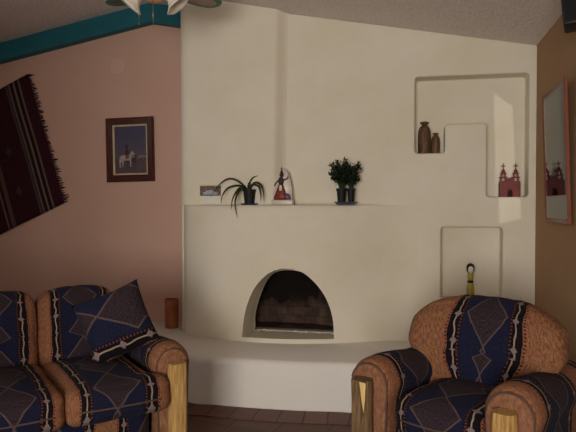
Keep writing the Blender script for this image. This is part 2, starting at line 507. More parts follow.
# throat plate: fills the wall opening around the inner arch, in front of the firebox
b = new()
rect = []
k = len(Ic)
yA, yB_ = YN+.001, FB[2]+.02
# arch ring to rectangle strip
def rect_pt(i):
    p = Ic[i]; cx = (Ic[0].x+Ic[-1].x)/2; cz = .55; d = Vector((p.x-cx, 0, p.z-cz)); s = 10
    if d.x: s = min(s, ((FB[1]-.003 if d.x > 0 else FB[0]+.003)-cx)/d.x)
    if d.z: s = min(s, ((FB[5]-.003 if d.z > 0 else FB[4]+.003)-cz)/d.z)
    return Vector((cx+d.x*s, 0, cz+d.z*s))
va = []; vb = []
for i in range(k):
    p, q_ = Ic[i], rect_pt(i)
    va.append((b.verts.new((p.x, yA, p.z)), b.verts.new((q_.x, yA, q_.z)), b.verts.new((p.x, yB_, p.z)), b.verts.new((q_.x, yB_, q_.z))))
for i in range(k-1):
    A, B = va[i], va[i+1]
    for f in ((0, 1), (1, 3), (3, 2), (2, 0)): b.faces.new((A[f[0]], A[f[1]], B[f[1]], B[f[0]]))
for A in (va[0], va[-1]): b.faces.new((A[0], A[1], A[3], A[2]))
fpo('throat', b, M['white'], angle=40)
# firebox shell, open to the front
b = new(); x0, x1, y0, y1, z0, z1 = FB[0]+.003, FB[1]-.003, FB[2]+.021, FB[3]-.003, FB[4]+.002, FB[5]-.003
pf = [(x0, y0), (x0+.02, y0+.15), (x0+.2, y1-.03), (x1-.2, y1-.03), (x1-.02, y0+.15), (x1, y0)]
po = [(x0, y0), (x0, y1), (x0+.1, y1), (x1-.1, y1), (x1, y1), (x1, y0)]
rs = []
for pts_, zz in ((pf, z0+.01), (pf, z1-.01)): rs.append([b.verts.new((x, y, zz)) for x, y in pts_])
for i in range(5): b.faces.new((rs[0][i], rs[0][i+1], rs[1][i+1], rs[1][i]))
b.faces.new(rs[0]); b.faces.new(rs[1][::-1])
fb_ = fpo('firebox', b, M['soot']); sm = fb_.modifiers.new('s', 'SOLIDIFY'); sm.thickness = .004; sm.offset = 0
# chipped ashy lip along the back of the sill
b = new()
for i in range(60):
    x = Ic[0].x + (Ic[-1].x-Ic[0].x)*(i+random.random())/60; s = random.uniform(.003, .009)
    t = new(); bmesh.ops.create_icosphere(t, subdivisions=1, radius=s)
    for v in t.verts: v.co += Vector((random.uniform(-1, 1), random.uniform(-1, 1), random.uniform(-1, 1)))*s*.3
    merge(b, t, Matrix.Translation((x, YN-.005+random.uniform(-.02, .01), zs+s*.5)))
a_ = fpo('ash', b, M['facewhite']); a_['kind'] = 'stuff'
# chimney breast: shallow swelling plaster mass above the shelf, right flank creased
b = new(); nx, nz = 60, 30; grid = []
for j in range(nz+1):
    row = []
    for i in range(nx+1):
        s = i/nx
        zt_ = SZ + (2.98-SZ)*0
        f = j/nz
        xr = atY(281-9*(1-f)**1.2+9*f, 100, YN).x
        xr = (-1.03 + .02*f)
        x = XE + (xr + .05 - XE)*s
        z = SZ + (ceil_z(x)-SZ-.002)*f
        dl = x - XE; dr = xr + .05 - x
        dep = .095
        e = min(1, dl/.10); e = math.sqrt(max(0, 1-(1-e)**2))
        g = min(1, max(0, dr/.085)); g = g*g*(3-2*g)
        w = 1 + .08*math.sin(x*7+z*2) + .06*math.sin(z*3.1)
        wide = 1 + .25*(1-f)**2
        y = YN - .001 - dep*e*g*w*wide*(.75+.25*math.sin(math.pi*min(1, max(0, s))))
        row.append(b.verts.new((x, y, z)))
    grid.append(row)
for j in range(nz):
    for i in range(nx): b.faces.new((grid[j][i], grid[j][i+1], grid[j+1][i+1], grid[j+1][i]))
bk = [[b.verts.new((grid[j][i].co.x, YN-.0005, grid[j][i].co.z)) for i in (0, nx)] for j in (0, nz)]
# close the back, bottom, top, sides
b.faces.new((bk[0][0], bk[0][1], bk[1][1], bk[1][0]))
b.faces.new([bk[0][0], bk[0][1]] + grid[0][::-1]); b.faces.new([bk[1][0], bk[1][1]] + grid[nz][::-1])
b.faces.new([bk[0][0], bk[1][0]] + [grid[j][0] for j in range(nz, -1, -1)]); b.faces.new([bk[0][1], bk[1][1]] + [grid[j][nx] for j in range(nz, -1, -1)])
fpo('chimney_breast', b, M['white'], angle=50)

# row of border tiles along the hearth
b = new(); uvl = b.loops.layers.uv.new('UVMap')
fo0, fo1 = offs(fc, .004), offs(fc, .215); acc = 0; V_ = []
for i, (p, q_) in enumerate(zip(fo0, fo1)):
    if i: acc += (fc[i]-fc[i-1]).length
    if p.y > YB-.02 or q_.y > YB-.02 or q_.x > XR-.003: continue
    V_.append((b.verts.new((p.x, p.y, .006)), b.verts.new((q_.x, q_.y, .006)), acc))
for A, B in zip(V_, V_[1:]):
    f = b.faces.new((A[0], A[1], B[1], B[0]))
    for l, uv in zip(f.loops, ((A[2], .05), (A[2], .26), (B[2], .26), (B[2], .05))): l[uvl].uv = uv
g = bmesh.ops.extrude_face_region(b, geom=b.faces[:]); bmesh.ops.translate(b, verts=[v for v in g['geom'] if isinstance(v, bmesh.types.BMVert)], vec=(0, 0, -.0055))
struct(obj('trim_2', b, M['border']), 'curved row of floor tiles bordering the hearth')

# ---------------------------------------------------------------- upholstered furniture
def rbox(w, d, h, r, n=14, puff=(0, 0, 0), uvf=None, warp=None, noise_amp=.006, seed=0):
    """rounded box, centred; w x, d y, h z; puff = extra bulge of the faces along x,y,z"""
    b = new(); bmesh.ops.create_cube(b, size=2.0)
    bmesh.ops.subdivide_edges(b, edges=b.edges[:], cuts=n, use_grid_fill=True)
    uvl = b.loops.layers.uv.new('UVMap'); H = Vector((w/2, d/2, h/2))
    orig = {}
    for v in b.verts:
        c = v.co.copy()
        # concentrate lines towards the edges
        c = Vector([math.sin(t*math.pi/2)*.5 + t*.5 for t in c])
        p = Vector((c.x*H.x, c.y*H.y, c.z*H.z))
        q = Vector([max(-H[i]+r, min(H[i]-r, p[i])) for i in range(3)])
        dd = p-q
        if dd.length > 1e-9:
            p = q + dd.normalized()*r
        n_ = Vector((c.x, c.y, c.z))
        p.x += math.copysign(puff[0], c.x)*(1-c.y**2)*(1-c.z**2)*abs(c.x)
        p.y += math.copysign(puff[1], c.y)*(1-c.x**2)*(1-c.z**2)*abs(c.y)
        p.z += math.copysign(puff[2], c.z)*(1-c.x**2)*(1-c.y**2)*abs(c.z)
        orig[v] = p.copy()
        if warp: p = warp(p, c)
        s = noise_amp*noise.noise(p*9+Vector((seed, 0, 0))) + noise_amp*.5*noise.noise(p*22+Vector((0, seed, 0)))
        p = p + n_.normalized()*s
        v.co = p
    for f in b.faces:
        for l in f.loops: l[uvl].uv = uvf(orig[l.vert]) if uvf else (0, 0)
    return b
def post_mesh(h, r, seed, facet=False):
    b = new(); seg = 14; rings = []
    for j in range(13):
        z = h*j/12; ring = []
        for k in range(seg):
            a = 2*math.pi*k/seg
            rr = r*(1 + .05*noise.noise(Vector((math.cos(a)*1.3, math.sin(a)*1.3, z*3+seed*5))) + .03*noise.noise(Vector((math.cos(a)*4, math.sin(a)*4, z*12+seed))))
            rr *= .93 + .07*min(1, (h-z)/.012)
            ring.append(Vector((rr*math.cos(a), rr*math.sin(a), z)))
        rings.append(ring)
    # flat-cut front face
    for ring in rings:
        for p in ring:
            p.y = max(p.y, -r*.80)
    loft(b, rings)
    return b
def arm_mesh(side, L, P, u0, aw=.235, top=.66, bot=.06):
    """rolled arm: cross section in xz swept along +y from 0 to L. uv: u along length, v around"""
    b = new(); uvl = b.loops.layers.uv.new('UVMap')
    rad = aw/2; cz = top-rad*1.0
    sec = []; N = 18
    hw = aw/2
    lowin = hw*.80
    zz = [bot, .2, .33, cz-.07]
    prof = [(-lowin, z) for z in zz] + [(-hw*math.cos(math.pi*k/N)*(1.0), cz+rad*math.sin(math.pi*k/N)) for k in range(N+1)] + [(lowin, z) for z in zz[::-1]]
    acc = [0]
    for p, q in zip(prof, prof[1:]): acc.append(acc[-1]+math.hypot(q[0]-p[0], q[1]-p[1]))
    ys = [0, .006, .015, .03, .05] + [.05+(L-.1)*i/16 for i in range(1, 17)] + [L-.03, L-.015, L]
    rows = []
    for y in ys:
        e = min(y, .04); k = math.sqrt(max(0, 1-(1-e/.04)**2)) if y < .04 else 1
        e2 = min(L-y, .04); k2 = math.sqrt(max(0, 1-(1-e2/.04)**2)) if L-y < .04 else 1
        ins = .022*(2-k-k2); row = []
        for i, (x, z) in enumerate(prof):
            sx = x*(1-ins/hw); szz = z if z <= bot+.001 else z-ins*(z-bot)/(top-bot)
            dz = -.035*(y/L)**1.5*(max(0, z-.3)/.36) + .010*math.sin(y*11)*(max(0, z-.4)/.26)
            n = .005*noise.noise(Vector((x*9+side*7, y*9, z*9)))
            row.append(b.verts.new((sx+n*(1 if x > 0 else -1), y, szz+dz+n)))
        rows.append(row)
    for (ra, ya), (rb, yb) in zip(zip(rows, ys), zip(rows[1:], ys[1:])):
        for i in range(len(prof)-1):
            f = b.faces.new((ra[i], ra[i+1], rb[i+1], rb[i]))
            for l, uv in zip(f.loops, ((ya, acc[i]), (ya, acc[i+1]), (yb, acc[i+1]), (yb, acc[i]))):
                l[uvl].uv = (u0 + uv[0]/P, uv[1]/P+.05)
    f1 = b.faces.new(rows[0]); f2 = b.faces.new(rows[-1][::-1])
    b.faces.new([r[0] for r in rows] + [r[-1] for r in rows[::-1]])
    for f in (f1, f2):
        for l in f.loops: l[uvl].uv = (.5, .2)
    path = [(x*.985, -.002, z) for x, z in prof]
    return b, path
def upholstered(name, label, cat, loc, rz, nseat, sw, cfg):
    t = thing(name, label, cat, loc, rz)
    inner = nseat*sw/2; aw = cfg.get('aw', .235); P = cfg['P']; L = cfg['L']
    ax = inner + aw/2 + .002
    for s in (-1, 1):
        am, path = arm_mesh(s, L, P*1.0, .5-.02 if 1 else 0, aw)
        o = obj('arm', am, M['fabric'], t, angle=60); o.location = (s*ax, 0, 0)
        # front panel in tan cloth, slightly proud, with welt
        b = new(); hw = aw/2-.022; N = 16; cz = .66-aw/2
        pts = [(-hw*.84, .062)] + [(-hw*math.cos(math.pi*k/N), cz+hw*math.sin(math.pi*k/N)) for k in range(N+1)] + [(hw*.84, .062)]
        prism(b, pts, 1, -.016, -.0005); bmesh.ops.bevel(b, geom=[e for e in b.edges if abs(e.verts[0].co.y+.016) < 1e-4 and abs(e.verts[1].co.y+.016) < 1e-4], offset=.010, segments=3, profile=.5, affect='EDGES')
        fp_ = obj('front_panel', b, M['tanfab'], o, angle=50); fp_['label'] = 'plain tan front panel'
        b = new(); tube(b, [(x*1.03, -.004, z+.003) for x, z in pts], .0045, 6); obj('welt', b, M['welt'], o, smooth=True)
        # log post
        pm = M['log'] if cfg['post'] == 'log' or s > 0 else M['bark']
        b = post_mesh(.58, .051, cfg['seed']+s)
        po_ = obj('post', b, [pm, M['cut']], t, angle=35); po_.location = (s*(ax+cfg.get('po', .018)*1), -.060, 0)
        po_['label'] = 'peeled pine log post'
        if cfg['post'] != 'log' and s < 0:
            b = new(); y = -.0415; pts = [(.012, .579), (.046, .577), (.043, .50), (.036, .44), (.026, .49)]
            prism(b, pts, 1, y-.0025, y); c_ = obj('cut_face', b, M['cut'], po_); c_['label'] = 'bright freshly cut facet'
    # base
    base = rbox(nseat*sw, L-.14, .30, .02, 10, uvf=lambda p: (cfg['ub'](p.x), (p.z - p.y)/P+.3), noise_amp=.003)
    o = obj('base', base, M['fabric'], t, smooth=True); o.location = (0, .04+(L-.14)/2, .06+.15)
    for k in range(nseat):
        cx = -inner + sw*(k+.5)
        def uvs(p): return (p.x/(P*cfg.get('us', 1)) + cfg.get('uo', 0), (p.y + p.z*(1 if p.y < 0 else .2))/P*1.0 + .12)
        sy0, sy1 = cfg.get('sy0', .01), cfg.get('sy1', .57); sd = sy1-sy0; tee = cfg.get('tee', 0)
        eR = tee if k == nseat-1 else 0; eL = tee if k == 0 else 0
        def warpt(p, c):
            q = p.copy(); yy = p.y + (sy0+sy1)/2
            g_ = min(1, max(0, (-.008-yy)/.025))
            if eR and p.x > 0: q.x += eR*g_*p.x/(sw/2)
            if eL and p.x < 0: q.x += eL*g_*p.x/(sw/2)
            return q
        b = rbox(sw-.002, sd, .17, .048, 16 if not tee else 26, puff=(0, .022, .032), uvf=uvs, warp=warpt, noise_amp=.006, seed=k*3+cfg['seed'])
        o = obj('seat_cushion', b, M['fabric'], t, smooth=True); o.location = (cx, (sy0+sy1)/2, cfg.get('sz', .36)+.085)
        b = new(); hw = sw/2-.012; f0 = -sd/2
        pp = [(-hw-eL, f0+.06, -.01)] + [(-hw-eL+.03, f0+.015, -.01)] + [(x_*hw+(eR if x_ > 0 else eL)*x_, f0-.004-.02*(1-x_*x_), -.01) for x_ in (-.8, -.4, 0, .4, .8)] + [(hw+eR-.03, f0+.015, -.01), (hw+eR, f0+.06, -.01)]
        tube(b, pp, .0045, 6); obj('welt', b, M['welt'], o, smooth=True)
    bw = cfg.get('bw', sw); nb = nseat
    for k in range(nb):
        cx = -inner + sw*(k+.5) if nseat > 1 else 0
        bh, bt = cfg['bh'], cfg['bt']
        def fx(x):
            if not cfg.get('wide'): return x/cfg['PB']
            x -= .035; a = abs(x); w = cfg['wide']
            return math.copysign(a/w if a < .365*w else .365+(a-.365*w)*.9, x)
        def uvb(p): return (fx(p.x), (p.z + (p.y if p.z > 0 else 0)*1.0)/cfg['PB'] + cfg.get('vb', .5))
        def warp(p, c):
            # round the upper corners, lean back
            q = p.copy(); hh = bh/2
            if p.z > 0:
                s_ = p.z/hh
                q.x = p.x*(1-cfg['shoulder']*s_**3)
                q.z = p.z - cfg['drop']*abs(p.x/(bw/2))**2.5*s_
            elif cfg.get('waist'):
                q.x = p.x*(1-cfg['waist']*min(1, (-p.z/hh)*1.6))
            q.y += cfg['lean']*(p.z+hh)
            q.y -= cfg.get('wing', 0)*(abs(p.x/(bw/2))**3)
            return q
        b = rbox(bw-.004, bt, bh, min(bt*.46, cfg.get('br', .085)), 20, puff=(0, .035, .012), uvf=uvb, warp=warp, noise_amp=.010, seed=11+k+cfg['seed'])
        o = obj('back_cushion', b, M['fabric'], t, smooth=True); o.location = (cx, cfg['by'], cfg['bz']+bh/2)
    # back frame panel
    fw_ = inner*2
    b = rbox(fw_, .10, cfg['fh'], .03, 10, uvf=lambda p: (p.x/P, p.z/P), noise_amp=.002)
    o = obj('back_frame', b, M['fabric'], t, smooth=True); o.location = (0, L-.05, .06+cfg['fh']/2)
    return t

# sofa
PT = camxy(-.57, 3.07)
rs_ = math.atan2(.533, .846) + TH
xd_ = Vector((math.cos(rs_), math.sin(rs_), 0)); yd_ = Vector((-xd_.y, xd_.x, 0))
SW = .45
axs = 1.5*SW + .110
so = PT - xd_*axs + yd_*.06
cfgS = dict(P=.55, PB=.45, L=.86, ub=lambda x: x/.45+.5, post='log', seed=3, bh=.47, bt=.19, by=.60, bz=.43, lean=.16, shoulder=.03, drop=.022, fh=.66, vb=.60, us=.45/.55, br=.062, aw=.21, po=.003, sy0=-.13, sy1=.54, tee=.057)
sofa = upholstered('sofa', 'southwestern blue and tan sofa with log post by the pink wall', 'sofa', so, rs_, 3, SW, cfgS)
# armchair
MID = (camxy(.3475, 2.78) + camxy(.85, 2.34))/2
rc = math.atan2(-.44, .5025) + TH
xc2 = Vector((math.cos(rc), math.sin(rc), 0)); yc2 = Vector((-xc2.y, xc2.x, 0))
CW = .43
cfgC = dict(P=.55, PB=.64, L=.74, ub=lambda x: x/.55, post='mixed', seed=8, sz=.335, wide=.50, bw=.80, bh=.50, bt=.20, by=.51, bz=.41, lean=.18, shoulder=.10, drop=.07, waist=.30, fh=.60, vb=.72, us=1, po=0, wing=.05)
chair = upholstered('armchair', 'southwestern blue and tan armchair with log posts in front of the niche wall', 'armchair', MID + yc2*.06, rc, 1, CW, cfgC)
# throw pillow
def pillow():
    S = .37; b = new(); n = 20; uvl = b.loops.layers.uv.new('UVMap'); V = {}
    for s in (-1, 1):
        for i in range(n+1):
            for j in range(n+1):
                u, v = -1+2*i/n, -1+2*j/n
                if s == 1 and (i in (0, n) or j in (0, n)): V[s, i, j] = V[-1, i, j]; continue
                pin = 1 - .07*(1-u*u)*abs(v)**2 ; pinu = 1 - .07*(1-v*v)*abs(u)**2
                th = .085*((1-u**4)*(1-v**4))**.5*(1-.25*(u*u+v*v)/2)
                y = s*th + .004*noise.noise(Vector((u*3, v*3, s)))
                V[s, i, j] = b.verts.new((u*S/2*pinu, y, v*S/2*pin))
    for s in (-1, 1):
        for i in range(n):
            for j in range(n):
                f = b.faces.new((V[s, i, j], V[s, i+1, j], V[s, i+1, j+1], V[s, i, j+1]))
                for l in f.loops:
                    p = l.vert.co; l[uvl].uv = (-(p.z-.055)/.62, p.x/.62+.12)
    return b, S
b, S = pillow()
pl = obj('throw_pillow', b, M['fabric'], smooth=True)
tag(pl, 'square navy patterned throw pillow leaning in the sofa corner by its arm', 'pillow')
lp = PT + yd_*.335 - xd_*.215 + Vector((0, 0, .75))
pl.location = lp
Mx = Matrix.Translation(lp) @ Matrix.Rotation(rs_-R(26), 4, 'Z') @ Matrix.Rotation(R(-20), 4, 'X') @ Matrix.Rotation(R(-23), 4, 'Y')
pl.matrix_world = Mx
pl.location, pl.rotation_euler = Mx.to_translation(), Mx.to_euler()

# ---------------------------------------------------------------- wall hangings
# serape on the pink wall
yw = YB-.006
C0, C1, C2 = atY(28.5, 74, yw), atY(65, 203, yw), atY(0, 228, yw)
ev = (C1-C0); H_ = ev.length; ev.normalize(); eu = ((C2-C1).normalized() + (atY(0, 93, yw)-C0).normalized()).normalized()
b = new(); uvl = b.loops.layers.uv.new('UVMap'); W_ = 1.15; nu, nv = 30, 20; g = []
for i in range(nu+1):
    for j in range(nv+1):
        u, v = W_*i/nu, H_*j/nv
        p = C0 + eu*u + ev*v; p.y = yw - .006 - .005*math.sin(u*9+v*2) - .004*math.sin(v*7)
        g.append(b.verts.new(p))
for i in range(nu):
    for j in range(nv):
        A = i*(nv+1)+j; f = b.faces.new((g[A], g[A+1], g[A+nv+2], g[A+nv+1]))
        for l, (a1, b1) in zip(f.loops, ((i, j), (i, j+1), (i+1, j+1), (i+1, j))): l[uvl].uv = (W_*a1/nu, H_*b1/nv)
ctr = C0 + eu*W_/2 + ev*H_/2
bmesh.ops.translate(b, verts=b.verts[:], vec=-ctr)
tx = thing('wall_textile', 'maroon striped woven textile hung aslant on the pink wall', 'textile', ctr)
o = obj('cloth', b, M['textile'], tx, smooth=True); m = o.modifiers.new('s', 'SOLIDIFY'); m.thickness = .006; m.offset = 0
b = new()
for k in range(70):
    v = H_*(k+.5)/70; p = C0 + ev*v; p.y = yw-.008; ln = random.uniform(.025, .06)
    e = p - eu*ln + Vector((random.uniform(-.01, .01), 0, random.uniform(-.025, .0)))
    tube(b, [p+eu*.004, (p+e)/2+Vector((0, -.003, .002)), e], .0042, 4, [.006, .006, .003])
bmesh.ops.translate(b, verts=b.verts[:], vec=-ctr)
f_ = obj('fringe', b, M['fringe'], tx); f_['kind'] = 'stuff'

def frame_mesh(w, h, bw, d, bevel=.006):
    """mitred picture frame in the xz plane facing -y, centred, back at y=0"""
    b = new(); prof = [(0, 0), (0, -d*.8), (.15*bw, -d), (.5*bw, -d*.85), (.8*bw, -d*.6), (bw, -d*.5), (bw, 0)]
    rings = []
    for sx, sz in ((-1, -1), (1, -1), (1, 1), (-1, 1)):
        rings.append([Vector((sx*(w/2-t), y, sz*(h/2-t))) for t, y in prof])
    rings.append(rings[0])
    rs = [[b.verts.new(p) for p in r] for r in rings[:4]]; rs.append(rs[0])
    for A, B in zip(rs, rs[1:]):
        for i in range(len(prof)-1): b.faces.new((A[i], A[i+1], B[i+1], B[i]))
    return b
# horse painting
P0, P1, P2, P3 = [atY(x, y, YB-.02) for x, y in ((105.5, 119), (153.5, 116), (154, 181), (107.5, 182.5))]
pw = ((P1-P0).length+(P2-P3).length)/2; ph = ((P3-P0).length+(P2-P1).length)/2; pcn = (P0+P1+P2+P3)/4
pt = thing('framed_painting', 'dark red-wood framed painting of a rider on a white horse, on the pink wall', 'painting', (pcn.x, YB-.001, pcn.z)); pt.rotation_euler = (0, R(-1.0), 0)
obj('frame', frame_mesh(pw, ph, .062, .035), M['darkwood'], pt, angle=30)
o = obj('liner', frame_mesh(pw-.124, ph-.124, .015, .022), M['mat_liner'], pt); o['label'] = 'cream inner liner'
cw, ch = pw-.17, ph-.17
b = new(); box(b, -cw/2-.012, cw/2+.012, -.010, -.002, -ch/2-.012, ch/2+.012); cv = obj('canvas', b, M['painting'], pt)
def flat(name, pts, m, parent, y0, y1):
    b = new(); prism(b, pts, 1, y1, y0); return obj(name, b, m, parent)
M['horse'] = plain('painted_white_horse', (.36, .30, .28), .7, var=.25, scale=60)
M['rider'] = plain('painted_rider', (.05, .03, .035), .7)
M['saddle'] = plain('painted_saddle', (.22, .06, .03), .7)
M['ghorse'] = plain('painted_dark_horse', (.05, .035, .04), .7)
def S_(pts, cx, cz, s): return [(cx+x*s, cz+z*s) for x, z in pts]
horse = [(-.05, .0), (-.046, .022), (-.02, .03), (.01, .025), (.025, .03), (.036, .052), (.044, .055), (.047, .048), (.062, .034), (.056, .028), (.044, .034), (.038, .012), (.034, -.004), (.033, -.05), (.027, -.05), (.024, -.008), (-.018, -.008), (-.024, -.05), (-.031, -.05), (-.03, -.014), (-.040, -.02), (-.044, -.055), (-.05, -.055), (-.052, -.02)]
flat('horse', S_(horse, -.040, -.085, 1.35), M['horse'], cv, -.0102, -.0115)
flat('dark_horse', S_(horse, .012, -.100, 1.0), M['ghorse'], cv, -.0101, -.0108)
flat('saddle', S_([(-.012, .028), (.016, .026), (.014, .002), (-.008, .0)], -.036, -.083, 1.4), M['saddle'], cv, -.0116, -.0122)
flat('rider', S_([(-.010, .03), (-.012, .062), (-.004, .070), (-.008, .086), (-.014, .088), (-.004, .098), (.006, .098), (.016, .088), (.008, .086), (.006, .070), (.014, .060), (.02, .045), (.014, .04), (.010, .03)], -.036, -.088, 1.35), M['rider'], cv, -.0116, -.0124)

# tall framed print on the right wall
Q = [atX(x, y, XR-.010) for x, y in ((547, 97.0), (570, 78.5), (575.5, 226), (549, 220.5))]
y0_ = (Q[0].y+Q[3].y)/2; y1_ = (Q[1].y+Q[2].y)/2; zt2 = (Q[0].z+Q[1].z)/2; zb2 = (Q[2].z+Q[3].z)/2
fw2, fh2 = abs(y1_-y0_), zt2-zb2
pr = thing('framed_print', 'tall red-wood framed print with wide pale mat on the right wall', 'picture', (XR-.008-math.sin(R(2))*fh2/2, (y0_+y1_)/2, (zt2+zb2)/2), R(-90))
# local -y must point to -X
pr.rotation_euler = (R(2), 0, R(-90.8))
obj('frame', frame_mesh(fw2, fh2, .026, .020), M['redwood'], pr, angle=30)
b = new(); box(b, -fw2/2+.02, fw2/2-.02, -.009, -.002, -fh2/2+.02, fh2/2-.02); mb = obj('mat_board', b, M['paperwhite'], pr)
mw, mh = fw2*.66, fh2*.78
b = new(); box(b, -mw/2, mw/2, -.0105, -.0091, -mh/2+.02, mh/2+.02); ar = obj('print', b, M['print'], pr)
M['pane'] = glassy('picture_glass', (1, 1, 1), .0, 1)
t_ = NT('thin_picture_glass'); mixn = t_.n.new('ShaderNodeMixShader'); trn = t_.n.new('ShaderNodeBsdfTransparent'); gl = t_.n.new('ShaderNodeBsdfGlossy'); gl.inputs['Roughness'].default_value = .03
frs = t_.n.new('ShaderNodeFresnel'); frs.inputs[0].default_value = 1.33
t_.l.new(frs.outputs[0], mixn.inputs[0]); t_.l.new(trn.outputs[0], mixn.inputs[1]); t_.l.new(gl.outputs[0], mixn.inputs[2]); t_.l.new(mixn.outputs[0], t_.n['Material Output'].inputs[0])
M['pane'] = t_.m
b = new(); box(b, -fw2/2+.025, fw2/2-.025, -.0150, -.0130, -fh2/2+.025, fh2/2-.025); obj('glass', b, M['pane'], pr)

# faint round cover on pink wall
cp = atY(118, 66, YB-.004); b = new(); lathe(b, [(.075, 0), (.078, .002), (.076, .005), (.06, .007)], 32)
bmesh.ops.rotate(b, verts=b.verts[:], matrix=Matrix.Rotation(R(90), 3, 'X'))
M['cover'] = plaster('cover_pink', (.66, .43, .35), (.69, .46, .375), .05)
o = obj('cover_plate', b, M['cover'], angle=40); o.location = (cp.x, YB-.0005, cp.z); tag(o, 'round pale pink blank cover plate above the painting on the pink wall', 'cover plate')

# speaker top right on the right wall
sc_ = atY(563, 23, 3.22); zs_ = ceil_z(XR)-.035; ph_s = R(-15)
spo = sc_ - Matrix.Rotation(ph_s, 3, 'Z') @ Vector((-.09, -.108, 0))
sp = thing('wall_speaker', 'black box speaker mounted high on the right wall', 'speaker', spo); sp.rotation_euler = (0, R(-5), ph_s)
hS = zs_-sc_.z
b = new(); bevbox(b, -.09, .10, -.10, .08, .0, hS, .008); obj('cabinet', b, M['black'], sp, angle=40)
b = new(); bevbox(b, -.08, .09, -.108, -.1005, .012, hS-.012, .003); obj('grille', b, M['grille'], sp, angle=40)
wl = (XR-spo.x)
b = new(); bevbox(b, .1005, wl+.012, -.02, .02, .08, .14, .003); obj('bracket', b, M['black'], sp, angle=40)

# ---------------------------------------------------------------- ceiling fan
fc_ = camxy(-.834, 3.76); FX, FY = fc_.x, fc_.y; cz_ = ceil_z(FX)
fan = thing('ceiling_fan', 'teal edged ceiling fan with tulip glass lights hanging near the ridge', 'ceiling fan', (FX, FY, 0), TH)
ZB = 2.745
b = new(); lathe(b, [(.01, cz_-.05), (.065, cz_-.045), (.07, cz_-.0), (.0701, cz_+.004)], 24); cn = obj('canopy', b, M['brass'], fan, angle=40)
b = new(); lathe(b, [(.012, ZB+.10), (.012, cz_-.051)], 12); obj('down_rod', b, M['brass'], fan, smooth=True)
b = new(); lathe(b, [(.03, ZB-.025), (.09, ZB-.015), (.105, ZB+.02), (.105, ZB+.06), (.085, ZB+.085), (.03, ZB+.099)], 28); obj('motor_housing', b, M['bladeedge'], fan, angle=40)
for k in range(4):
    a = R(47+90*k - 2)      # local y away from the camera
    d = Vector((math.sin(a), math.cos(a), 0)); s = Vector((d.y, -d.x, 0))
    def pp(r, w, z): return d*r + s*w + Vector((0, 0, ZB+z+w*.10))
    def outline(r0, r1, w0, w1, z):
        pts = [(r0, -w0), (r0+.1, -w1*.92), (r1-.12, -w1), (r1-.05, -w1*.88), (r1-.012, -w1*.45), (r1, 0), (r1-.012, w1*.45), (r1-.05, w1*.88), (r1-.12, w1), (r0+.1, w1*.92), (r0, w0)]
        return [pp(r, w, z) for r, w in pts]
    b = new(); loft(b, [outline(.13, .52, .04, .088, 0), outline(.13, .52, .04, .088, .008)]); bl = obj('blade', b, M['bladeedge'], fan)
    b = new(); loft(b, [outline(.17, .485, .022, .058, -.0035), outline(.17, .485, .022, .058, -.0005)]); i_ = obj('inset_panel', b, M['bladewood'] if k != 3 else M['bladegrey'], bl); i_['label'] = 'paler inset panel'
    b = new(); tube(b, [pp(.08, 0, .02), pp(.11, 0, .012), pp(.16, 0, .013)], .012, 6); obj('blade_arm', b, M['brass'], bl, smooth=True)
b = new(); lathe(b, [(.012, ZB-.098), (.040, ZB-.092), (.062, ZB-.072), (.066, ZB-.05), (.028, ZB-.026)], 24); lk = obj('light_kit', b, M['amber'], fan, smooth=True)
for k in range(2):
    a = R(180*k+90)
    d = Vector((math.sin(a), math.cos(a), 0)); ax_ = (d*.62 + Vector((0, 0, -.78))).normalized()
    o0 = d*.084 + Vector((0, 0, ZB-.034))
    prof = [(.018, 0), (.028, .012), (.034, .030), (.037, .05), (.050, .075), (.072, .098), (.083, .107)]
    q = Vector((0, 0, 1)).rotation_difference(ax_).to_matrix()
    b = new(); seg = 24; rings = []
    for r, z in prof:
        rings.append([o0 + q @ Vector((r*(1+(.05*math.cos(6*2*math.pi*i/seg) if z > .08 else 0))*math.cos(2*math.pi*i/seg), r*(1+(.05*math.cos(6*2*math.pi*i/seg) if z > .08 else 0))*math.sin(2*math.pi*i/seg), z)) for i in range(seg)])
    loft(b, rings, caps=False)
    sh = obj('lamp_shade', b, M['shade'], fan, smooth=True); m = sh.modifiers.new('s', 'SOLIDIFY'); m.thickness = .004
    b = new(); e0 = o0 + ax_*.02
    t = new(); bmesh.ops.create_uvsphere(t, u_segments=12, v_segments=8, radius=.02); merge(b, t, Matrix.Translation(o0+ax_*.045)); obj('bulb', b, M['ivory'], sh, smooth=True)
for dx, zz in ((-.086, 2.505), (.001, 2.49)):
    b = new(); tube(b, [(dx, -.03, ZB-.06), (dx, -.03, zz)], .0018, 6); t = new(); bmesh.ops.create_uvsphere(t, u_segments=8, v_segments=6, radius=.005); merge(b, t, Matrix.Translation((dx, -.03, zz))); obj('pull_chain', b, M['brass'], fan, smooth=True)

# ---------------------------------------------------------------- things on the mantel
MZ = SZ + .0005
def mm(px, Y): return atY(px, 203, Y).x
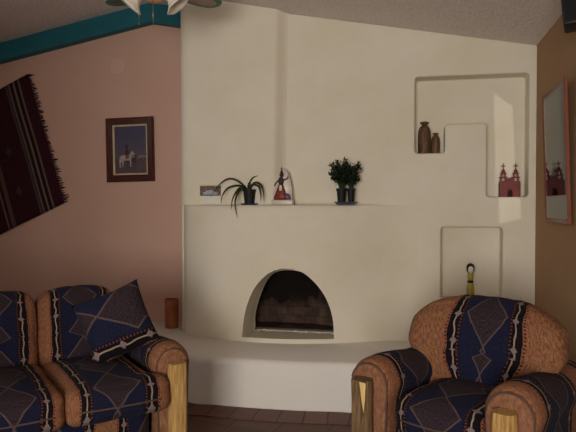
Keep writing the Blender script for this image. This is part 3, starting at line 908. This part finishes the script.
# spider plant
sx, sy = mm(249.5, 4.60), 4.60
spd = thing('spider_plant', 'dark potted spider plant with long leaves arching over the mantel edge', 'potted plant', (sx, sy, MZ))
b = new(); lathe(b, [(.060, 0), (.072, .010), (.068, .012), (.045, .008)], 24); obj('saucer', b, M['saucer'], spd, angle=40)
b = new(); lathe(b, [(.040, .0125), (.050, .105), (.054, .107), (.055, .122), (.049, .122), (.047, .108)], 24); obj('pot', b, M['pot'], spd, angle=40)
b = new(); lathe(b, [(.001, .106), (.046, .108), (.03, .114), (.002, .116)], 16); obj('soil', b, M['soil'], spd)
k_ = 4.70/F
def lf(pts, w=.006, dy=()):
    """leaf from pixel-derived offsets (dx px from pot centre, z px above shelf)"""
    P = cr([Vector(((x-249.5)*k_ - d*.285, d, (204-y)*k_)) for (x, y), d in zip(pts, dy)], 6)
    b = new(); n = len(P); A = []
    for i, p in enumerate(P):
        t = i/(n-1); ww = w*(.55+.45*math.sin(math.pi*min(1, t*1.3))) * (1-t**8)*1.0 + .0005
        d = (P[min(i+1, n-1)]-P[max(i-1, 0)]).normalized(); s = d.cross(Vector((0, 1, 0))).normalized(); s = (s + Vector((0, .55, 0))).normalized()
        nn = d.cross(s).normalized()*ww*.35
        A.append([b.verts.new(p - s*ww), b.verts.new(p + nn), b.verts.new(p + s*ww), b.verts.new(p - nn*.2)])
    for a, c in zip(A, A[1:]):
        for i in range(4): b.faces.new((a[i], a[(i+1) % 4], c[(i+1) % 4], c[i]))
    b.faces.new(A[0]); b.faces.new(A[-1])
    return b
leaves = [
 ([(248, 189), (242.6, 184), (235, 179), (227, 178), (218, 183.6), (209, 196)], (0, -.03, -.05, -.06, -.07, -.08)),
 ([(248, 189), (241, 185), (233.6, 185), (226, 188), (221, 195.6), (219.8, 203)], (0, -.03, -.06, -.08, -.10, -.11)),
 ([(248, 190), (242, 186), (236.6, 190), (232, 198.6), (230.3, 209)], (0, -.06, -.12, -.165, -.175)),
 ([(248, 190), (242, 188), (236.6, 194), (234.5, 204), (237, 217)], (0, -.07, -.14, -.175, -.18)),
 ([(249, 189), (250, 181), (254, 176), (262, 173.5)], (0, .0, .01, .02)),
 ([(250, 189), (254, 182), (260, 183), (263.5, 190), (264.5, 202)], (0, -.02, -.04, -.06, -.07)),
 ([(250, 189), (253, 184), (259, 186), (261, 195), (260.6, 201)], (0, -.04, -.07, -.09, -.09)),
 ([(249, 189), (251, 180), (257, 178), (263, 182)], (0, .02, .03, .03)),
 ([(249, 189), (246, 182), (241, 179.5), (232, 182), (226, 186)], (0, .02, .03, .03, .02)),
 ([(249, 189), (248.6, 183), (246, 180)], (0, .01, .02)),
 ([(249, 189), (251.5, 184), (254, 182)], (0, -.01, -.02)),
]
for pts, dy in leaves:
    obj('leaf', lf(pts, .0085, dy), M['leaf2'], spd, smooth=True)
# bushy plants: two pots on one saucer
bx_ = mm(345.8, 4.59); by_ = 4.59
b = new(); lathe(b, [(.062, 0), (.088, .018), (.093, .023), (.088, .022), (.062, .008), (.001, .007)], 28)
o = obj('saucer', b, M['saucer'], angle=40); o.location = (bx_+.0, by_, MZ); bsc = o; tag(o, 'dark blue saucer under the two small black pots on the mantel', 'saucer')
def bushy(cx, w, label, seed, hh, spread, n):
    t = thing('leafy_plant', label, 'potted plant', (cx, by_, MZ+.0085), 0, 'leafy plants on the blue saucer')
    b = new(); lathe(b, [(w*.72, 0), (w*.95, .098), (w*1.06, .10), (w*1.08, .118), (w*.96, .118), (w*.94, .104)], 20); obj('pot', b, M['pot'], t, angle=40)
    b = new(); lathe(b, [(.001, .102), (w*.93, .104), (w*.5, .108)], 14); obj('soil', b, M['soil'], t)
    rnd = random.Random(seed); bs = new(); bl = new()
    for k in range(n):
        a = rnd.uniform(0, 2*math.pi); rr = spread*rnd.uniform(.15, 1)**.7; z1 = rnd.uniform(hh*.62, hh*1.0) - rr*.5
        tip = Vector((rr*math.cos(a), rr*math.sin(a)*.8, z1)); base = Vector((tip.x*.12, tip.y*.12, .105))
        mid = base.lerp(tip, .5) + Vector((-tip.x*.18, 0, .01))
        P = cr([base, mid, tip], 5); tube(bs, P, .0022, 5)
        for j in range(17):
            s_ = P[int(rnd.uniform(.45, 1)*(len(P)-1))]
            d = Vector((rnd.uniform(-1, 1), rnd.uniform(-1, 1), rnd.uniform(-.5, 1))).normalized(); L_ = rnd.uniform(.022, .044)
            sd = d.cross(Vector((.3, .2, 1))).normalized()*L_*.27; up_ = sd.cross(d).normalized()*.0025
            vs = [bl.verts.new(s_), bl.verts.new(s_+d*L_*.5+sd), bl.verts.new(s_+d*L_), bl.verts.new(s_+d*L_*.5-sd), bl.verts.new(s_+d*L_*.5+up_)]
            for f in ((0, 1, 4), (1, 2, 4), (2, 3, 4), (3, 0, 4)): bl.faces.new([vs[i] for i in f])
    obj('stems', bs, M['stem'], t, smooth=True); o = obj('foliage', bl, M['leaf'], t); o['kind'] = 'stuff'
    return t
bushy(bx_-.033, .039, 'bushy dark green plant in the left of two small pots on the saucer', 5, .375, .115, 46)
bushy(bx_+.040, .030, 'bushy dark green plant in the right, narrower pot on the saucer', 9, .355, .10, 40)
# snapshot card
card = thing('snapshot_card', 'cream card with a small photo of a pale car behind the spider plant', 'card', (mm(210.5, 4.615), 4.615, MZ), R(3))
kc = 4.84/F; wC, hC = 23.5*kc, 20.5*kc
b = new(); box(b, -wC/2, wC/2, 0, .004, 0, hC); cb = obj('card', b, M['pottery_cream'], card)
b = new(); box(b, -wC/2+.008, wC/2-.008, -.001, -.0001, hC*.44, hC*.93); ph_ = obj('photo', b, M['snap'], card)
b = new(); box(b, -wC/2+.010, wC/2-.010, -.001, -.0001, .008, hC*.40); o = obj('blank_strip', b, M['paperwhite'], card)
carp = [(-.062, .0), (-.066, .014), (-.045, .022), (-.028, .034), (.012, .035), (.03, .022), (.058, .018), (.062, .0)]
flat('printed_car', [(x, hC*.50+z) for x, z in carp], M['carblue'], ph_, -.0011, -.0018)
b = new(); prism(b, [(.005, .0), (.06, .0), (.005, hC*.7)], 0, -.002, .002); obj('easel', b, M['pottery_cream'], card)
# crystal / porcelain ornament
orx = mm(282.5, 4.60)
orn = thing('figure_ornament', 'small pale peaked ornament with red-skirted figure, standing right of the spider plant', 'ornament', (orx, 4.60, MZ))
ko = 4.72/F
b = new(); bevbox(b, -11*ko, 11*ko, -.030, .030, 0, 5*ko, .006); o = obj('base', b, M['ivory'], orn, angle=40)
gp = [(-9.5, 5.1), (-10, 12), (-7, 20), (-4, 28), (-1.5, 34), (1.5, 35.5), (5, 33), (7.5, 26), (9, 17), (10, 5.1)]
b = new(); prism(b, [(x*ko, z*ko) for x, z in gp], 1, .004, .024); bmesh.ops.bevel(b, geom=b.edges[:], offset=.003, segments=2, profile=.5, affect='EDGES'); o = obj('back_plate', b, M['ivory'], orn, angle=40)
# standing figure: flared red skirt, dark torso, head with hat, plume
b = new(); lathe(b, [(7.2*ko, 5.2*ko), (7.0*ko, 8*ko), (4.5*ko, 14*ko), (2.2*ko, 20*ko)], 16, (-1.5*ko, -.012), sy=.4); o = obj('skirt', b, M['red'], orn, smooth=True)
b = new(); lathe(b, [(2.0*ko, 20.1*ko), (3.0*ko, 24*ko), (2.2*ko, 26.5*ko), (1.0*ko, 27.5*ko)], 12, (-1.3*ko, -.012), sy=.6); obj('torso', b, M['rider'], orn, smooth=True)
b = new(); t = new(); bmesh.ops.create_uvsphere(t, u_segments=12, v_segments=8, radius=2.0*ko); merge(b, t, Matrix.Translation((-.6*ko, -.012, 29.3*ko))); lathe(b, [(3.2*ko, 30.5*ko), (1.6*ko, 31*ko), (1.2*ko, 33.5*ko), (.4*ko, 34.2*ko)], 12, (-.6*ko, -.012)); obj('head', b, M['rider'], orn, smooth=True)
b = new(); tube(b, [(-3*ko, -.012, 25*ko), (-6.5*ko, -.02, 21.5*ko), (-7.5*ko, -.02, 19*ko)], .006, 6); tube(b, [(1*ko, -.012, 25*ko), (4.5*ko, -.02, 25.5*ko), (6.5*ko, -.02, 28*ko)], .006, 6); obj('arms', b, M['red'], orn, smooth=True)
b = new(); lathe(b, [(3.4*ko, 5.2*ko), (3.6*ko, 8*ko), (2.2*ko, 10.5*ko), (.4*ko, 11.5*ko)], 12, (5.0*ko, -.012), sy=.5); obj('bundle', b, M['bluegrey'], orn, smooth=True)
b = new(); lathe(b, [(1.3*ko, 14*ko), (1.6*ko, 17*ko), (.8*ko, 19.5*ko)], 10, (-1.2*ko, -.030), sy=.5); obj('apron', b, M['facewhite'], orn, smooth=True)
b = new(); lathe(b, [(.3*ko, 34.3*ko), (.9*ko, 35.5*ko), (.2*ko, 37.4*ko)], 8, (-.6*ko, -.012)); obj('plume', b, M['rider'], orn, smooth=True)

# terracotta cylinder vase on the hearth
tv = atZ(171.8, 327.5, HZ); b = new(); rT = 6.6*5.25/F; hT = 28.2*5.25/F
lathe(b, [(rT*.97, 0), (rT, .01), (rT*1.0, hT*.5), (rT*1.03, hT-.004), (rT*.98, hT), (rT*.86, hT), (rT*.84, .03), (.001, .03)], 28)
o = obj('cylinder_vase', b, M['terra'], angle=40); o.location = (tv.x, min(tv.y, YB-.09), HZ+.0005); tag(o, 'plain terracotta cylinder vase on the hearth end beside the pink wall', 'vase')

# ---------------------------------------------------------------- things in the niches
kn = 4.68/F
group_pots = 'wooden pots in the upper left niche'
def wooden_pot(px, y_top, y_bot, w, name, label):
    h = (y_bot-y_top)*kn; c = atY(px, y_bot, YN+.075); r = w*kn/2
    t = thing(name, label, 'wooden pot', (c.x, YN+.075, zl+.0005), 0, group_pots)
    body = [(r*.92, 0), (r*.97, .006), (r*1.0, h*.3), (r*.99, h*.55), (r*.95, h*.68), (r*.84, h*.78), (r*.62, h*.85), (r*.40, h*.885)]
    b = new(); lathe(b, body, 20); obj('body', b, M['vasewood'], t, smooth=True)
    b = new(); lathe(b, [(r*.34, h*.886), (r*.40, h*.91), (r*.70, h*.955), (r*.74, h*.975), (r*.45, h), (r*.2, h*.99)], 16); obj('collar', b, M['vasewood'], t, smooth=True)
    b = new(); z = h*.888
    pts = [(r*.40*math.cos(a*math.pi/8), r*.40*math.sin(a*math.pi/8), z) for a in range(17)]; tube(b, pts, .0035, 5); obj('cord', b, M['vasewood'], t, smooth=True)
    return t
wooden_pot(424.3, 121.5, 153.5, 12.8, 'wooden_pot', 'taller brown wooden sack-shaped pot with tied neck, in the upper left niche')
wooden_pot(435.4, 132.8, 153.5, 8.6, 'wooden_pot', 'shorter brown wooden sack-shaped pot with tied neck, right of the taller one')
# mission church ornament
ccx = atY(509.3, 197, YN+.08)
chh = thing('church_ornament', 'small red two-towered mission church with crosses in the right niche', 'ornament', (ccx.x, YN+.08, zr_+.0005), R(0))
kk = 4.45/F
pts = [(-10, 0), (-10, 15.5), (-9.5, 16), (-1.8, 16)] 
fac = [(-10, 0), (-10, 15), (-4.5, 15), (-3.4, 17.5), (-1.6, 19.2), (0, 19.8), (1.6, 19.2), (3.4, 17.5), (4.5, 15), (10, 15), (10, 0), (2.4, 0), (2.4, 5), (1.4, 7), (0, 7.8), (-1.4, 7), (-2.4, 5), (-2.4, 0)]
b = new(); prism(b, [(x*kk, z*kk) for x, z in fac], 1, -.035, .03); obj('facade', b, M['church'], chh)
b = new(); prism(b, [(x*kk, z*kk) for x, z in ((-2.4, 0.02), (-2.4, 5), (-1.4, 7), (0, 7.8), (1.4, 7), (2.4, 5), (2.4, .02))], 1, .0, .029); obj('doorway', b, M['churchdark'], chh)
for s in (-1, 1):
    cx = s*6.0*kk; b = new()
    def ppil(z0, z1, w):
        for sx_ in (-1, 1):
            for sy_ in (-1, 1):
                box(b, cx+sx_*w*kk-.004, cx+sx_*w*kk+.004, sy_*w*kk-.004, sy_*w*kk+.004, z0*kk, z1*kk)
    bevbox(b, cx-3.5*kk, cx+3.5*kk, -.028, .028, 15.02*kk, 16.2*kk, .001)
    ppil(16.2, 19.4, 2.3); bevbox(b, cx-3.6*kk, cx+3.6*kk, -.028, .028, 19.4*kk, 20.6*kk, .001)
    ppil(20.6, 23.2, 1.7); bevbox(b, cx-2.9*kk, cx+2.9*kk, -.022, .022, 23.2*kk, 24.2*kk, .001)
    lathe(b, [(2.3*kk, 24.2*kk), (2.0*kk, 26.2*kk), (1.0*kk, 28*kk), (.3*kk, 28.8*kk)], 12, (cx, 0))
    tw = obj('tower', b, M['church'], chh)
    b = new(); box(b, cx-.4*kk, cx+.4*kk, -.003, .003, 28.6*kk, 34.5*kk); box(b, cx-2.0*kk, cx+2.0*kk, -.0028, .0028, 31.2*kk, 32.2*kk); obj('cross', b, M['church'], tw)
for s in (-1, 1):
    b = new(); lathe(b, [(.9*kk, 16.25*kk), (1.2*kk, 17*kk), (.3*kk, 18.5*kk)], 10, (s*6.0*kk, 0)); obj('bell', b, M['ivory'], chh, smooth=True)
# slim painted figurine in the lower niche
c = atY(470.3, 298, YN+.06); kf = 4.6/F
fg = thing('slim_figurine', 'slim yellow painted figurine with black hair standing in the lower niche', 'figurine', (c.x, YN+.06, LZ0+.0005))
z0f = 0; hf = atY(470, 263.5, YN+.06).z - LZ0
def fl(name, prof, m, sy=.8): b = new(); lathe(b, [(r*kf, z*hf) for r, z in prof], 16, sy=sy); return obj(name, b, m, fg, smooth=True)
fl('feet', [(4.4, 0), (4.6, .035), (3.4, .07)], M['black'])
fl('robe', [(3.9, .071), (3.7, .2), (3.0, .42), (2.6, .455)], M['yellow'])
fl('sash', [(2.7, .456), (2.9, .475), (2.8, .51), (2.4, .52)], M['black'])
fl('upper_body', [(2.2, .521), (2.7, .6), (3.0, .68), (2.2, .735)], M['yellow'])
fl('hair', [(2.6, .736), (3.9, .80), (4.0, .9), (3.0, .97), (1.2, 1.0)], M['black'])
b = new(); t = new(); bmesh.ops.create_uvsphere(t, u_segments=14, v_segments=10, radius=1)
bmesh.ops.scale(t, verts=t.verts[:], vec=(2.7*kf, 1.6*kf, 3.6*kf)); merge(b, t, Matrix.Translation((0, -2.6*kf, .83*hf))); fa = obj('face', b, M['facewhite'], fg, smooth=True)
b = new()
for s in (-1, 1): box(b, s*1.0*kf-.002, s*1.0*kf+.002, -4.3*kf, -3.6*kf, .84*hf, .86*hf)
box(b, -.004, .004, -4.25*kf, -3.6*kf, .78*hf, .79*hf); obj('features', b, M['black'], fa)

# ---------------------------------------------------------------- light
w = bpy.data.worlds.new('world'); SC.world = w; w.use_nodes = True
bg = w.node_tree.nodes['Background']; bg.inputs[0].default_value = (.62, .72, .9, 1); bg.inputs[1].default_value = .6
def area(name, loc, rot, sx_, sy_, e, c):
    l = bpy.data.lights.new(name, 'AREA'); l.shape = 'RECTANGLE'; l.size = sx_; l.size_y = sy_; l.energy = e; l.color = c
    o = bpy.data.objects.new(name, l); COL.objects.link(o); o.location = loc; o.rotation_euler = rot; return o
area('daylight_front', ((FW[0][0]+FW[1][0])/2, YF-.2, 1.35), (R(100), 0, 0), 1.55, 1.65, 215, (1, .95, .88))
area('daylight_left', (XL-.2, 1.25, 1.55), (R(90), 0, R(-90)), 1.85, 1.15, 14, (1, .93, .85))
s = bpy.data.lights.new('streak_spot', 'SPOT'); s.energy = 650; s.spot_size = R(7.2); s.shadow_soft_size = .004; s.color = (1, .92, .82)  # added spot behind the slit, throws the pale streak on the niche wall
so_ = bpy.data.objects.new('streak_spot', s); COL.objects.link(so_); so_.location = SPOTP
tg = atY(508, 155, YN); so_.rotation_euler = (tg-SPOTP).to_track_quat('-Z', 'Y').to_euler()
